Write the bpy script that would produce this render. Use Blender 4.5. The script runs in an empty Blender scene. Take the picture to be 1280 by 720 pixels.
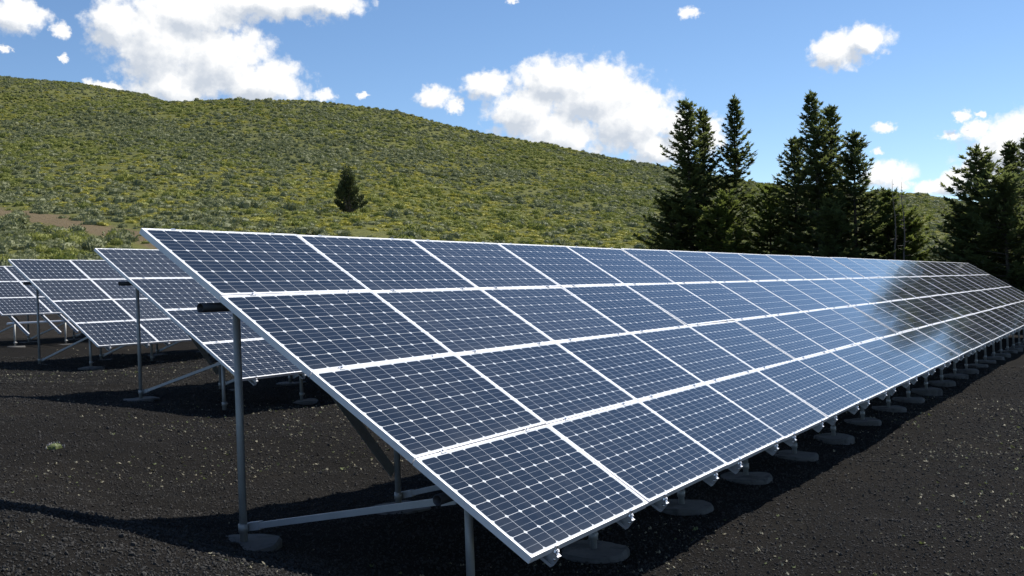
import bpy, bmesh, math, random
import numpy as np
from mathutils import Vector, Matrix

SC = bpy.context.scene
COL = SC.collection
R = math.radians
ZO = 2.7                                   # height of the near array's top edge above the datum

# ------------------------------------------------------------------ camera
CX, CY, CZ = -5.1056, -6.3468, ZO - 0.5774
YAW, PITCH, ROLL = R(58.562), R(0.238), R(-1.990)
fw = Vector((math.sin(YAW) * math.cos(PITCH), math.cos(YAW) * math.cos(PITCH), math.sin(PITCH)))
r0 = Vector((math.cos(YAW), -math.sin(YAW), 0)); u0 = r0.cross(fw)
rt = r0 * math.cos(ROLL) + u0 * math.sin(ROLL); up = -r0 * math.sin(ROLL) + u0 * math.cos(ROLL)
cd = bpy.data.cameras.new('camera'); cam = bpy.data.objects.new('camera', cd); COL.objects.link(cam)
cam.matrix_world = Matrix(((rt.x, up.x, -fw.x, CX), (rt.y, up.y, -fw.y, CY), (rt.z, up.z, -fw.z, CZ), (0, 0, 0, 1)))
cd.sensor_width = 36; cd.lens = 1286.2 / 1280 * 36; cd.clip_start = 0.1; cd.clip_end = 8000
SC.camera = cam

# ------------------------------------------------------------------ light and exposure
SUN = Vector((0.74, -0.24, 1.0)).normalized()
SUN_EL = math.asin(SUN.z); SUN_AZ = math.atan2(SUN.x, SUN.y)      # azimuth from +Y towards +X
sl = bpy.data.lights.new('sun', 'SUN'); so = bpy.data.objects.new('sun', sl); COL.objects.link(so)
sl.energy = 4.6; sl.angle = R(0.53); sl.color = (1.0, 0.95, 0.87)
so.rotation_euler = (-SUN).to_track_quat('-Z', 'Y').to_euler()
SKY_STRENGTH = 0.098
SC.view_settings.view_transform = 'Standard'; SC.view_settings.look = 'None'
SC.view_settings.gamma = 1.0; SC.view_settings.exposure = 0.5; SC.view_settings.use_curve_mapping = False

W = bpy.data.worlds.new('World'); SC.world = W; W.use_nodes = True


class NT:
    """small helper that writes node trees"""
    def __init__(s, tree): s.t = tree; s.n = tree.nodes; s.l = tree.links

    def node(s, typ, **kw):
        n = s.n.new(typ)
        for k, v in kw.items(): setattr(n, k, v)
        return n

    def put(s, sock, v):
        if v is None: return
        if isinstance(v, bpy.types.NodeSocket): s.l.new(v, sock)
        else:
            if sock.type == 'RGBA' and hasattr(v, '__len__') and len(v) == 3: v = (*v, 1)
            sock.default_value = v

    def math(s, op, a, b=None, c=None, clamp=False):
        n = s.node('ShaderNodeMath', operation=op, use_clamp=clamp)
        for i, v in enumerate((a, b, c)):
            if v is not None: s.put(n.inputs[i], v)
        return n.outputs[0]

    def vec(s, op, a, b=None, out=0):
        n = s.node('ShaderNodeVectorMath', operation=op)
        s.put(n.inputs[0], a)
        if b is not None:
            if op == 'SCALE': s.put(n.inputs['Scale'], b)
            else: s.put(n.inputs[1], b)
        return n.outputs[out]

    def mix(s, f, a, b):
        n = s.node('ShaderNodeMix', data_type='RGBA')
        s.put(n.inputs[0], f); s.put(n.inputs[6], a); s.put(n.inputs[7], b)
        return n.outputs[2]

    def ramp(s, v, lo, hi, a=0.0, b=1.0, smooth=True):
        n = s.node('ShaderNodeMapRange', interpolation_type='SMOOTHSTEP' if smooth else 'LINEAR')
        s.put(n.inputs[0], v); s.put(n.inputs[1], lo); s.put(n.inputs[2], hi); s.put(n.inputs[3], a); s.put(n.inputs[4], b)
        return n.outputs[0]

    def noise(s, vec, scale, detail=3, rough=0.5, out=0, dist=0.0):
        n = s.node('ShaderNodeTexNoise'); s.put(n.inputs['Vector'], vec)
        n.inputs['Scale'].default_value = scale; n.inputs['Detail'].default_value = detail
        n.inputs['Roughness'].default_value = rough; n.inputs['Distortion'].default_value = dist
        return n.outputs[out]

    def voro(s, vec, scale, out=0, feature='F1', rnd=1.0):
        n = s.node('ShaderNodeTexVoronoi', feature=feature); s.put(n.inputs['Vector'], vec)
        n.inputs['Scale'].default_value = scale; n.inputs['Randomness'].default_value = rnd
        return n.outputs[out]


# ---- clouds: (azimuth, elevation, half width, half height) in degrees of each puff in the sky
PUFFS = [(38.14, 14.41, 1.76, 1.57), (40.09, 13.51, 3.01, 2.41), (42.92, 12.79, 3.1, 2.25), (45.38, 11.6, 2.45, 1.46), (40.63, 11.51, 2.42, 1.43),
         (41.77, 15.18, 3.27, 1.4), (45.53, 15.75, 4.65, 1.05), (48.96, 15.9, 2.17, 0.73), (33.24, 14.47, 1.38, 0.95), (35.26, 13.92, 0.53, 0.46),
         (35.4, 12.57, 0.23, 0.24), (32.65, 12.9, 0.43, 0.19), (37.26, 11.11, 1.16, 0.32), (39.4, 10.78, 0.99, 0.33), (48.57, 10.99, 0.69, 0.38),
         (54.7, 10.83, 0.98, 0.6), (55.71, 10.34, 0.58, 0.43), (50.74, 10.98, 0.35, 0.17), (57.71, 11.4, 1.51, 0.86), (61.19, 11.57, 2.31, 1.37),
         (59.79, 9.91, 2.31, 1.82), (63.38, 10.61, 3.18, 1.97), (65.53, 9.21, 2.85, 2.15), (66.88, 7.62, 1.83, 1.08), (61.53, 8.75, 3.11, 1.52),
         (67.92, 8.65, 0.95, 1.07), (69.84, 8.1, 0.69, 1.28), (76.46, 11.96, 1.37, 1.01), (78.08, 12.4, 1.27, 0.8), (68.88, 14.73, 0.65, 0.37),
         (59.12, 15.86, 0.36, 0.21), (78.71, 7.86, 0.67, 0.29), (78.91, 5.58, 1.1, 0.74), (78.39, 6.65, 0.32, 0.21), (79.39, 4.92, 0.58, 0.5),
         (81.85, 7.18, 0.64, 0.28), (82.48, 8.08, 0.48, 0.32), (83.33, 8.12, 0.29, 0.24), (83.16, 7.38, 0.74, 0.44), (84.51, 6.33, 2.4, 1.5),
         (83.3, 5.5, 1.3, 1.0), (81.4, 4.5, 1.3, 0.5), (82.4, 4.9, 1.05, 0.75), (85.96, 6.98, 1.93, 1.63), (88.6, 7.4, 1.6, 1.2),
         (95.5, 9.0, 2.6, 1.6), (20.0, 16.0, 6.0, 3.0), (8.0, 24.0, 8.0, 4.0), (120.0, 20.0, 9.0, 4.0), (-40.0, 22.0, 12.0, 5.0),
         (160.0, 18.0, 12.0, 5.0), (-110.0, 24.0, 14.0, 6.0), (-170.0, 20.0, 9.0, 4.0), (55.0, 27.0, 5.0, 1.6)]


def cloud_group():
    g = bpy.data.node_groups.new('cloud_field', 'ShaderNodeTree')
    g.interface.new_socket('P', in_out='INPUT', socket_type='NodeSocketVector')       # (az, el, 0) degrees
    g.interface.new_socket('Value', in_out='OUTPUT', socket_type='NodeSocketFloat')
    g.interface.new_socket('Body', in_out='OUTPUT', socket_type='NodeSocketFloat')
    k = NT(g); gi = k.node('NodeGroupInput'); go = k.node('NodeGroupOutput')
    P = gi.outputs[0]
    # warp the lookup so that the outlines billow
    w1 = k.noise(P, 0.5, 2, 0.5, out=1)
    w2 = k.noise(P, 1.7, 4, 0.6, out=1)
    h1 = k.vec('SUBTRACT', w1, (0.5, 0.5, 0.5)); h2 = k.vec('SUBTRACT', w2, (0.5, 0.5, 0.5))
    Pb = k.vec('ADD', k.vec('ADD', P, k.vec('MULTIPLY', h1, (1.5, 1.1, 0))), k.vec('MULTIPLY', h2, (1.0, 0.8, 0)))
    h3 = k.vec('SUBTRACT', k.noise(P, 3.6, 4, 0.6, out=1), (0.5, 0.5, 0.5))
    Psm = k.vec('ADD', k.vec('ADD', P, k.vec('MULTIPLY', h2, (0.5, 0.25, 0))), k.vec('MULTIPLY', h3, (0.85, 0.5, 0)))
    acc = None
    for a, e, ra, re in PUFFS:
        big = ra > 1.0
        n = k.node('ShaderNodeVectorMath', operation='MULTIPLY_ADD')
        q = 1.12 if big else 1.35
        sx, sy = 1 / (ra * q), 1 / (re * q)
        k.put(n.inputs[0], Pb if big else Psm); n.inputs[1].default_value = (sx, sy, 0); n.inputs[2].default_value = (-a * sx, -e * sy, 0)
        d = k.vec('LENGTH', n.outputs[0], out=1)
        if not big: d = k.math('ADD', d, 0.21 if ra < 0.7 else 0.08)
        acc = d if acc is None else k.math('SMOOTH_MIN', acc, d, 0.16)
    n1 = k.noise(P, 1.15, 8, 0.66)
    bil = k.voro(k.vec('ADD', P, k.vec('SCALE', w2, 0.6)), 1.15)
    bil2 = k.voro(k.vec('ADD', P, k.vec('SCALE', w2, 0.35)), 2.9)
    v = k.math('MULTIPLY_ADD', n1, 0.95, -0.475)
    v = k.math('SUBTRACT', v, acc)
    v = k.math('MULTIPLY_ADD', bil, -0.34, v)
    v = k.math('MULTIPLY_ADD', bil2, -0.16, v)
    k.put(go.inputs[0], k.math('ADD', v, 1.33)); k.put(go.inputs[1], k.math('SUBTRACT', 1.0, acc))
    return g


def build_world():
    k = NT(W.node_tree); k.n.clear()
    out = k.node('ShaderNodeOutputWorld'); bg = k.node('ShaderNodeBackground')
    sky = k.node('ShaderNodeTexSky', sky_type='NISHITA'); sky.sun_disc = False
    sky.sun_elevation = SUN_EL; sky.sun_rotation = SUN_AZ
    sky.altitude = 1800; sky.air_density = 0.95; sky.dust_density = 0.15; sky.ozone_density = 1.7
    tc = k.node('ShaderNodeTexCoord'); D = tc.outputs['Generated']
    sp = k.node('ShaderNodeSeparateXYZ'); k.put(sp.inputs[0], D)
    az = k.math('MULTIPLY', k.math('ARCTAN2', sp.outputs[0], sp.outputs[1]), 180 / math.pi)
    el = k.math('MULTIPLY', k.math('ARCSINE', sp.outputs[2]), 180 / math.pi)
    cb = k.node('ShaderNodeCombineXYZ'); k.put(cb.inputs[0], az); k.put(cb.inputs[1], el)
    P = cb.outputs[0]
    grp = cloud_group()

    def field(p):
        n = k.node('ShaderNodeGroup'); n.node_tree = grp; k.put(n.inputs[0], p); return n.outputs[0], n.outputs[1]
    v0, b0 = field(P)
    v1, b1 = field(k.vec('ADD', P, (0.55, 0.75, 0)))
    dens = k.ramp(v0, 0.0, 0.52)
    # sunlit flank against shaded base: how much cloud lies between this point and the sun
    lit = k.math('MULTIPLY_ADD', k.math('SUBTRACT', v0, v1), 0.72, k.math('MULTIPLY', k.math('SUBTRACT', b0, b1), 0.85))
    thick = k.ramp(v1, 0.1, 1.0)
    sh = k.math('SUBTRACT', k.math('ADD', 0.84, lit), k.math('MULTIPLY', thick, 0.36), clamp=True)
    cc = k.mix(sh, (4.5, 4.9, 5.5), (7.7, 7.7, 7.65))
    sat = k.node('ShaderNodeHueSaturation'); sat.inputs['Saturation'].default_value = 1.1; sat.inputs['Value'].default_value = 1.0
    k.put(sat.inputs['Color'], sky.outputs[0])
    col = k.mix(k.math('MULTIPLY', dens, 0.98), sat.outputs[0], cc)
    k.put(bg.inputs[0], col); bg.inputs[1].default_value = SKY_STRENGTH
    k.l.new(bg.outputs[0], out.inputs[0])
    W.cycles.sampling_method = 'MANUAL'; W.cycles.sample_map_resolution = 1024


build_world()


# ------------------------------------------------------------------ materials
def material(name):
    m = bpy.data.materials.new(name); m.use_nodes = True
    k = NT(m.node_tree); k.n.clear()
    out = k.node('ShaderNodeOutputMaterial'); b = k.node('ShaderNodeBsdfPrincipled'); k.l.new(b.outputs[0], out.inputs[0])
    k.out = out; k.b = b
    return m, k


def metal(name, col, rough, metallic, var=0.12, scale=6.0):
    m, k = material(name)
    tc = k.node('ShaderNodeTexCoord').outputs['Object']
    n = k.noise(tc, scale, 5, 0.6)
    c = k.mix(n, tuple(x * (1 - var) for x in col), tuple(min(1, x * (1 + var)) for x in col))
    k.put(k.b.inputs['Base Color'], c); k.b.inputs['Metallic'].default_value = metallic
    k.put(k.b.inputs['Roughness'], k.ramp(k.noise(tc, scale * 3, 3), 0.3, 0.7, rough - 0.06, rough + 0.08))
    return m


M_FRAME = metal('anodised_frame', (0.80, 0.80, 0.82), 0.42, 0.25, 0.04)
M_RAIL = metal('aluminium_rail', (0.52, 0.53, 0.56), 0.38, 0.6, 0.08)
M_CLAMP = metal('bright_bolt', (0.75, 0.75, 0.76), 0.25, 0.9, 0.05)
M_POST = metal('galvanised_post', (0.34, 0.34, 0.325), 0.52, 0.3, 0.28, 9)
M_PIPE = metal('shaded_pipe', (0.045, 0.045, 0.05), 0.5, 0.4, 0.2, 8)  # near black: shade on the galvanised grey cross pipes is put into this colour
M_BRACE = metal('galvanised_brace', (0.42, 0.425, 0.43), 0.48, 0.35, 0.14, 7)


def panel_material():
    m, k = material('panel_glass_and_cells')
    uv = k.node('ShaderNodeUVMap').outputs[0]
    sp = k.node('ShaderNodeSeparateXYZ'); k.put(sp.inputs[0], uv)
    U, V = sp.outputs[0], sp.outputs[1]
    fu = k.math('ABSOLUTE', k.math('SUBTRACT', k.math('FRACT', U), 0.5))       # 0 mid cell .. .5 edge
    fv = k.math('ABSOLUTE', k.math('SUBTRACT', k.math('FRACT', V), 0.5))
    in_u = k.math('LESS_THAN', fu, 0.4915); in_v = k.math('LESS_THAN', fv, 0.4905)
    cham = k.math('LESS_THAN', k.math('ADD', fu, fv), 0.892)                    # clipped cell corners
    area = k.math('MULTIPLY', k.math('MULTIPLY', k.math('GREATER_THAN', U, 0.0), k.math('LESS_THAN', U, 10.0)),
                  k.math('MULTIPLY', k.math('GREATER_THAN', V, 0.0), k.math('LESS_THAN', V, 6.0)))
    cell = k.math('MULTIPLY', k.math('MULTIPLY', in_u, in_v), k.math('MULTIPLY', cham, area))
    bus = k.math('LESS_THAN', k.math('ABSOLUTE', k.math('SUBTRACT', fv, 0.17)), 0.0075)
    oi = k.node('ShaderNodeObjectInfo').outputs['Random']
    cid = k.node('ShaderNodeCombineXYZ'); k.put(cid.inputs[0], k.math('FLOOR', U)); k.put(cid.inputs[1], k.math('FLOOR', V)); k.put(cid.inputs[2], k.math('MULTIPLY', oi, 57.0))
    wn = k.node('ShaderNodeTexWhiteNoise'); k.put(wn.inputs['Vector'], cid.outputs[0])
    tone = k.math('ADD', k.math('MULTIPLY', wn.outputs[0], 0.35), k.math('MULTIPLY', oi, 0.65))
    ccol = k.mix(tone, (0.0060, 0.0095, 0.0165), (0.0105, 0.0155, 0.0255))
    white = (0.66, 0.68, 0.70)
    c = k.mix(bus, ccol, (0.24, 0.26, 0.29))
    c = k.mix(cell, white, c)
    tc = k.node('ShaderNodeTexCoord').outputs['Object']
    off = k.node('ShaderNodeCombineXYZ'); k.put(off.inputs[2], k.math('MULTIPLY', oi, 40.0))
    tcr = k.vec('ADD', tc, off.outputs[0])
    dust = k.noise(tcr, 2.2, 5, 0.6)
    # thin dust film, thicker in run-off streaks and along the lower frame
    streak = k.noise(k.vec('MULTIPLY', tcr, (9.0, 0.8, 1.0)), 1.0, 4, 0.6)
    low = k.ramp(V, 5.2, 6.1)
    film = k.math('ADD', k.math('MULTIPLY_ADD', k.ramp(streak, 0.45, 0.75), 0.030, 0.012), k.math('ADD', k.math('MULTIPLY', low, 0.05), k.math('MULTIPLY', k.ramp(oi, 0.6, 1.0), 0.03)))
    c = k.mix(film, c, (0.34, 0.33, 0.31))
    k.put(k.b.inputs['Base Color'], c)
    k.put(k.b.inputs['Roughness'], k.ramp(dust, 0.3, 0.75, 0.07, 0.14))
    k.b.inputs['IOR'].default_value = 1.5
    return m


M_PANEL = panel_material()


def concrete_material():
    m, k = material('poured_concrete')
    tc = k.node('ShaderNodeTexCoord').outputs['Object']
    n = k.noise(tc, 7, 6, 0.65)
    dirt = k.ramp(k.noise(tc, 3.1, 5, 0.6), 0.48, 0.62)
    c = k.mix(n, (0.055, 0.053, 0.050), (0.135, 0.131, 0.124))
    c = k.mix(k.math('MULTIPLY', dirt, 0.8), c, (0.03, 0.028, 0.026))
    k.put(k.b.inputs['Base Color'], c); k.b.inputs['Roughness'].default_value = 0.92
    bp = k.node('ShaderNodeBump'); bp.inputs['Strength'].default_value = 0.5; bp.inputs['Distance'].default_value = 0.01
    k.put(bp.inputs['Height'], k.noise(tc, 45, 4, 0.7)); k.put(k.b.inputs['Normal'], bp.outputs[0])
    return m


M_CONC = concrete_material()


def cinder_material():
    m, k = material('black_cinder')
    tc = k.node('ShaderNodeTexCoord').outputs['Object']
    grain = k.voro(tc, 62.0, out=1)
    sg = k.node('ShaderNodeSeparateColor'); k.put(sg.inputs[0], grain)
    n = k.noise(tc, 1.1, 6, 0.65)
    n2 = k.noise(tc, 26, 4, 0.7)
    a = k.mix(n, (0.0058, 0.0055, 0.0052), (0.0135, 0.0124, 0.0113))
    g = k.math('MULTIPLY', sg.outputs[0], k.ramp(n2, 0.3, 0.75, 0.35, 1.2))
    c = k.mix(k.math('MULTIPLY', g, 0.8), a, (0.0220, 0.0204, 0.0186))
    # ashy, brownish drifts
    ash = k.ramp(k.noise(tc, 0.35, 5, 0.6), 0.52, 0.72)
    c = k.mix(k.math('MULTIPLY', ash, 0.4), c, (0.030, 0.0258, 0.0208))
    # vegetated soil towards the hill (vertex attribute)
    at = k.node('ShaderNodeAttribute', attribute_name='soil').outputs['Fac']
    soil = k.mix(k.noise(tc, 3.0, 6, 0.7), (0.055, 0.042, 0.026), (0.13, 0.105, 0.06))
    c = k.mix(k.ramp(k.math('ADD', at, k.math('MULTIPLY', k.math('SUBTRACT', k.noise(tc, 1.6, 5, 0.7), 0.5), 0.8)), 0.35, 0.65), c, soil)
    k.put(k.b.inputs['Base Color'], c); k.b.inputs['Roughness'].default_value = 0.95
    k.b.inputs['Specular IOR Level'].default_value = 0.03
    h = k.math('ADD', k.math('MULTIPLY', k.voro(tc, 52.0), 0.5), k.math('MULTIPLY', k.noise(tc, 75, 4, 0.7), 0.7))
    bp = k.node('ShaderNodeBump'); bp.inputs['Strength'].default_value = 1.0; bp.inputs['Distance'].default_value = 0.018
    k.put(bp.inputs['Height'], h); k.put(k.b.inputs['Normal'], bp.outputs[0])
    return m


def hill_material():
    m, k = material('hill_soil_and_grass')
    tc = k.node('ShaderNodeTexCoord').outputs['Object']
    n = k.noise(tc, 0.05, 6, 0.62)
    n2 = k.noise(tc, 1.3, 6, 0.75)
    n3 = k.noise(tc, 0.35, 6, 0.7)
    c = k.mix(k.ramp(n2, 0.35, 0.68), (0.088, 0.096, 0.032), (0.148, 0.152, 0.050))
    c = k.mix(k.math('MULTIPLY', k.ramp(n3, 0.56, 0.72), 0.6), c, (0.118, 0.100, 0.056))
    c = k.mix(k.math('MULTIPLY', k.ramp(n, 0.45, 0.62), 0.5), c, (0.145, 0.146, 0.038))
    at = k.node('ShaderNodeAttribute', attribute_name='bare').outputs['Fac']
    c = k.mix(k.ramp(k.math('ADD', at, k.math('MULTIPLY', k.math('SUBTRACT', n3, 0.5), 1.5)), 0.35, 0.75), c, (0.145, 0.112, 0.066))
    ci = k.node('ShaderNodeAttribute', attribute_name='cinder').outputs['Fac']
    c = k.mix(k.ramp(ci, 0.2, 0.8), c, (0.020, 0.0175, 0.0150))
    k.put(k.b.inputs['Base Color'], c); k.b.inputs['Roughness'].default_value = 1.0
    k.b.inputs['Specular IOR Level'].default_value = 0.1
    bp = k.node('ShaderNodeBump'); bp.inputs['Strength'].default_value = 0.8; bp.inputs['Distance'].default_value = 0.25
    k.put(bp.inputs['Height'], k.noise(tc, 2.2, 6, 0.7)); k.put(k.b.inputs['Normal'], bp.outputs[0])
    return m


def leaf_material(name, ca, cb, trans=0.25, var_scale=1.2):
    """leaves: two tones mixed by clump noise and by a random number per plant; some light passes through"""
    m, k = material(name)
    tc = k.node('ShaderNodeTexCoord').outputs['Object']
    oi = k.node('ShaderNodeObjectInfo').outputs['Random']
    n = k.noise(tc, var_scale, 4, 0.65)
    f = k.math('ADD', k.math('MULTIPLY', k.ramp(n, 0.3, 0.7), 0.4), k.math('MULTIPLY', oi, 0.6))
    c = k.mix(f, ca, cb)
    k.put(k.b.inputs['Base Color'], c); k.b.inputs['Roughness'].default_value = 0.7
    k.b.inputs['Specular IOR Level'].default_value = 0.25
    tr = k.node('ShaderNodeBsdfTranslucent'); k.put(tr.inputs[0], k.mix(0.3, c, (0.16, 0.19, 0.03)))
    mx = k.node('ShaderNodeMixShader'); mx.inputs[0].default_value = trans
    k.l.new(k.b.outputs[0], mx.inputs[1]); k.l.new(tr.outputs[0], mx.inputs[2]); k.l.new(mx.outputs[0], k.out.inputs[0])
    return m


M_CINDER = cinder_material(); M_HILL = hill_material()
M_FIR = leaf_material('fir_needles', (0.078, 0.104, 0.042), (0.155, 0.182, 0.070), 0.46, 0.9)
M_FIRY = leaf_material('young_fir_needles', (0.110, 0.145, 0.038), (0.180, 0.215, 0.058), 0.46, 0.9)
M_JUN = leaf_material('juniper_leaves', (0.040, 0.054, 0.026), (0.080, 0.098, 0.046), 0.25, 1.2)
M_SAGE = leaf_material('sage_leaves', (0.138, 0.156, 0.076), (0.275, 0.288, 0.150), 0.25, 2.0)
M_GREEN = leaf_material('green_brush_leaves', (0.150, 0.180, 0.044), (0.330, 0.335, 0.090), 0.3, 2.0)
M_YELL = leaf_material('yellow_green_grass', (0.30, 0.29, 0.055), (0.44, 0.40, 0.075), 0.3, 2.0)
M_FLOW = leaf_material('yellow_petals', (0.42, 0.30, 0.02), (0.52, 0.40, 0.03), 0.2, 2.0)
M_BARK = metal('bark', (0.085, 0.068, 0.052), 0.9, 0.0, 0.4, 9)
M_DEAD = metal('dead_wood', (0.13, 0.115, 0.10), 0.85, 0.0, 0.3, 9)
M_STONE = metal('cinder_stone', (0.0260, 0.0243, 0.0222), 0.9, 0.0, 0.6, 2)
M_PALE = leaf_material('dry_pale_bits', (0.15, 0.135, 0.09), (0.40, 0.37, 0.27), 0.1, 3.0)
M_WEED = leaf_material('weed_leaves', (0.09, 0.12, 0.04), (0.20, 0.23, 0.10), 0.25, 3.0)
M_PETAL = leaf_material('pale_petals', (0.50, 0.44, 0.50), (0.66, 0.62, 0.66), 0.2, 3.0)


# ------------------------------------------------------------------ terrain
CTRL = [  # x, y, z relative to the near array's top edge
    (.3, -.735, -2.37), (2, -.735, -2.45), (6, -.7, -2.52), (10, -.735, -2.6), (20, -.7, -2.76), (33, -.7, -2.98), (43, -.7, -3.1),
    (2.2, -2.65, -2.66), (6, -2.65, -2.72), (11.6, -2.65, -2.82), (18, -2.65, -2.9), (32, -2.65, -3.1), (43, -2.65, -3.25),
    (.3, -2.65, -2.62), (1.8, -3.3, -2.69), (6, -3.3, -2.79), (10, -3.3, -2.90), (18, -3.3, -3.0), (32, -3.3, -3.2),
    (3, -5.6, -2.68), (10, -6, -2.95), (20, -8, -3.15), (CX, CY, -2.2), (-2.6, -4.3, -2.24), (0, -5.6, -2.48),
    (-1.22, -.1, -1.86), (-1.1, -.42, -1.89), (-1, -.76, -1.96), (-.87, -1.18, -2.03), (-.72, -1.63, -2.10), (-.55, -2.2, -2.20), (-.3, -3.0, -2.38),
    (-.85, .5, -1.91), (-.45, .58, -2.04), (.04, .62, -2.24), (.7, .66, -2.38), (1.35, .7, -2.47), (2.5, .7, -2.52), (3.9, .7, -2.6),
    (-2.6, -2.4, -2.06), (-3.4, 0, -1.85), (-2.2, 2.8, -1.86), (.5, 3.2, -2.12), (3, 3, -2.40),
    (6.1, 7.64, -2.13), (7.8, 7.64, -2.16), (6.4, 5.75, -2.28), (8.2, 5.75, -2.30), (4.1, 8.8, -1.89), (3, 6.5, -1.97),
    (10.1, 16.26, -1.93), (12, 16.3, -1.94), (10.4, 14.35, -2.0), (12, 14.35, -1.98), (7.5, 17.2, -1.80), (6, 12.5, -1.93),
    (14, 22.65, -1.72), (15.7, 22.65, -1.74), (14, 24.6, -1.66), (10.5, 25, -1.62), (18, 28, -1.5),
    (20, 4, -2.5), (20, 12, -2.25), (30, 10, -2.6), (30, 22, -1.9), (24, 30, -1.3), (14, 32, -1.3), (2, 33, -1.3), (-8, 25, -1.3), (-15, 8, -1.7),
    (-16, -14, -2.3), (14, -22, -3.2), (45, -16, -3.7), (46, 10, -2.9), (60, 2, -3.2), (44, 26, -1.8), (-6, -30, -2.6)]


def tps_fit(pts, lam=0.004):
    P = np.array(pts, float); X = P[:, :2]; n = len(X)
    d = np.linalg.norm(X[:, None] - X[None], axis=2)
    K = np.where(d > 0, d * d * np.log(d + 1e-12), 0) + lam * np.eye(n) * n
    Q = np.c_[np.ones(n), X]
    A = np.block([[K, Q], [Q.T, np.zeros((3, 3))]])
    s = np.linalg.solve(A, np.r_[P[:, 2], 0, 0, 0])
    return X, s[:n], s[n:]


_TX, _TW, _TA = tps_fit(CTRL)


def _hash(ix, iy, seed):
    h = (ix.astype(np.int64) * 374761393 + iy.astype(np.int64) * 668265263 + seed * 1442695041) & 0xFFFFFFFF
    h = ((h ^ (h >> 13)) * 1274126177) & 0xFFFFFFFF
    return ((h ^ (h >> 16)) & 0xFFFF) / 65535.0


def vnoise(x, y, s, seed=0):
    x = x / s; y = y / s
    ix = np.floor(x); iy = np.floor(y); fx = x - ix; fy = y - iy
    fx = fx * fx * (3 - 2 * fx); fy = fy * fy * (3 - 2 * fy)
    a = _hash(ix, iy, seed); b = _hash(ix + 1, iy, seed); c = _hash(ix, iy + 1, seed); d = _hash(ix + 1, iy + 1, seed)
    return (a * (1 - fx) + b * fx) * (1 - fy) + (c * (1 - fx) + d * fx) * fy - 0.5


def near_ground(x, y, detail=True):
    x = np.asarray(x, float); y = np.asarray(y, float)
    z = _TA[0] + _TA[1] * x + _TA[2] * y
    for (px, py), w in zip(_TX, _TW):
        d2 = (x - px) ** 2 + (y - py) ** 2
        z = z + w * 0.5 * d2 * np.log(d2 + 1e-12)
    if detail:
        z = z + 0.06 * vnoise(x, y, 1.3, 1) + 0.035 * vnoise(x, y, 0.45, 2) + 0.012 * vnoise(x, y, 0.17, 3) + 0.006 * vnoise(x, y, 0.08, 4)
    return z + ZO


AZ_T = np.array([-180, -60, -20, 0, 20, 28, 32, 36, 39.2, 44, 47.5, 52.7, 57, 61.5, 67.2, 72.3, 76, 80, 82, 85.1, 95, 110, 140, 180.])
EL_T = np.array([1.2, 2, 5, 7, 8.7, 9.3, 9.95, 10.35, 10.6, 10.72, 10.66, 10.02, 8.84, 7.93, 6.58, 5.38, 4.75, 4.40, 3.93, 3.2, 2.3, 1.6, 1.2, 1.2])
D0_A = np.array([-180, -60, 0, 25, 40, 60, 72, 85, 95, 120, 180.])
D0_T = np.array([42, 42, 40, 39.5, 39.5, 47, 62, 85, 90, 80, 42.])
DC = 265.0
RB_A = np.array([-180, 0, 15, 32, 36, 39.2, 42, 46, 60, 180.])
RB_E = np.array([0, 4, 10, 11.15, 10.95, 10.55, 9.6, 7.5, 2, 0.])


def hill_z(az, D):
    """height of the hillside at azimuth az (degrees), distance D from the viewpoint"""
    az = np.asarray(az, float); D = np.asarray(D, float)
    D0 = np.interp(az, D0_A, D0_T); e1 = np.tan(np.radians(np.interp(az, AZ_T, EL_T)))
    a = np.radians(az); zg = near_ground(CX + D0 * np.sin(a), CY + D0 * np.cos(a), False)
    e0 = (zg - CZ) / D0
    t = np.clip((D - D0) / (DC - D0), 0, 1)
    p, ep = 0.42, 0.015
    S = ((t + ep) ** p - ep ** p) / ((1 + ep) ** p - ep ** p)
    z = CZ + D * (e0 + (e1 - e0) * S)
    zc = CZ + DC * e1
    over = np.maximum(D - DC, 0)
    z = np.where(D > DC, zc - 0.04 * over - 0.0011 * over ** 2 * (over < 90) - (over >= 90) * (0.0011 * 8100 + 0.08 * (over - 90)), z)
    z = np.maximum(z, -6.0)
    x = CX + D * np.sin(a); y = CY + D * np.cos(a)
    und = np.clip((D - D0) / 25, 0, 1)
    z = z + und * (1.1 * vnoise(x, y, 34, 11) + 0.6 * vnoise(x, y, 13, 12) + 0.28 * vnoise(x, y, 5, 13) + 0.12 * vnoise(x, y, 1.7, 14)) * np.clip(1.3 - D / 900, 0, 1)
    # farther ridge on the left
    rb = CZ + 430 * np.tan(np.radians(np.interp(az, RB_A, RB_E)))
    zr = rb - ((D - 430) / 125.0) ** 2 * 0.6 * np.maximum(rb, 1) + 1.2 * vnoise(x, y, 22, 15)
    z = np.where((D > DC) & (D < 900), np.maximum(z, zr), z)
    return z


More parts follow.
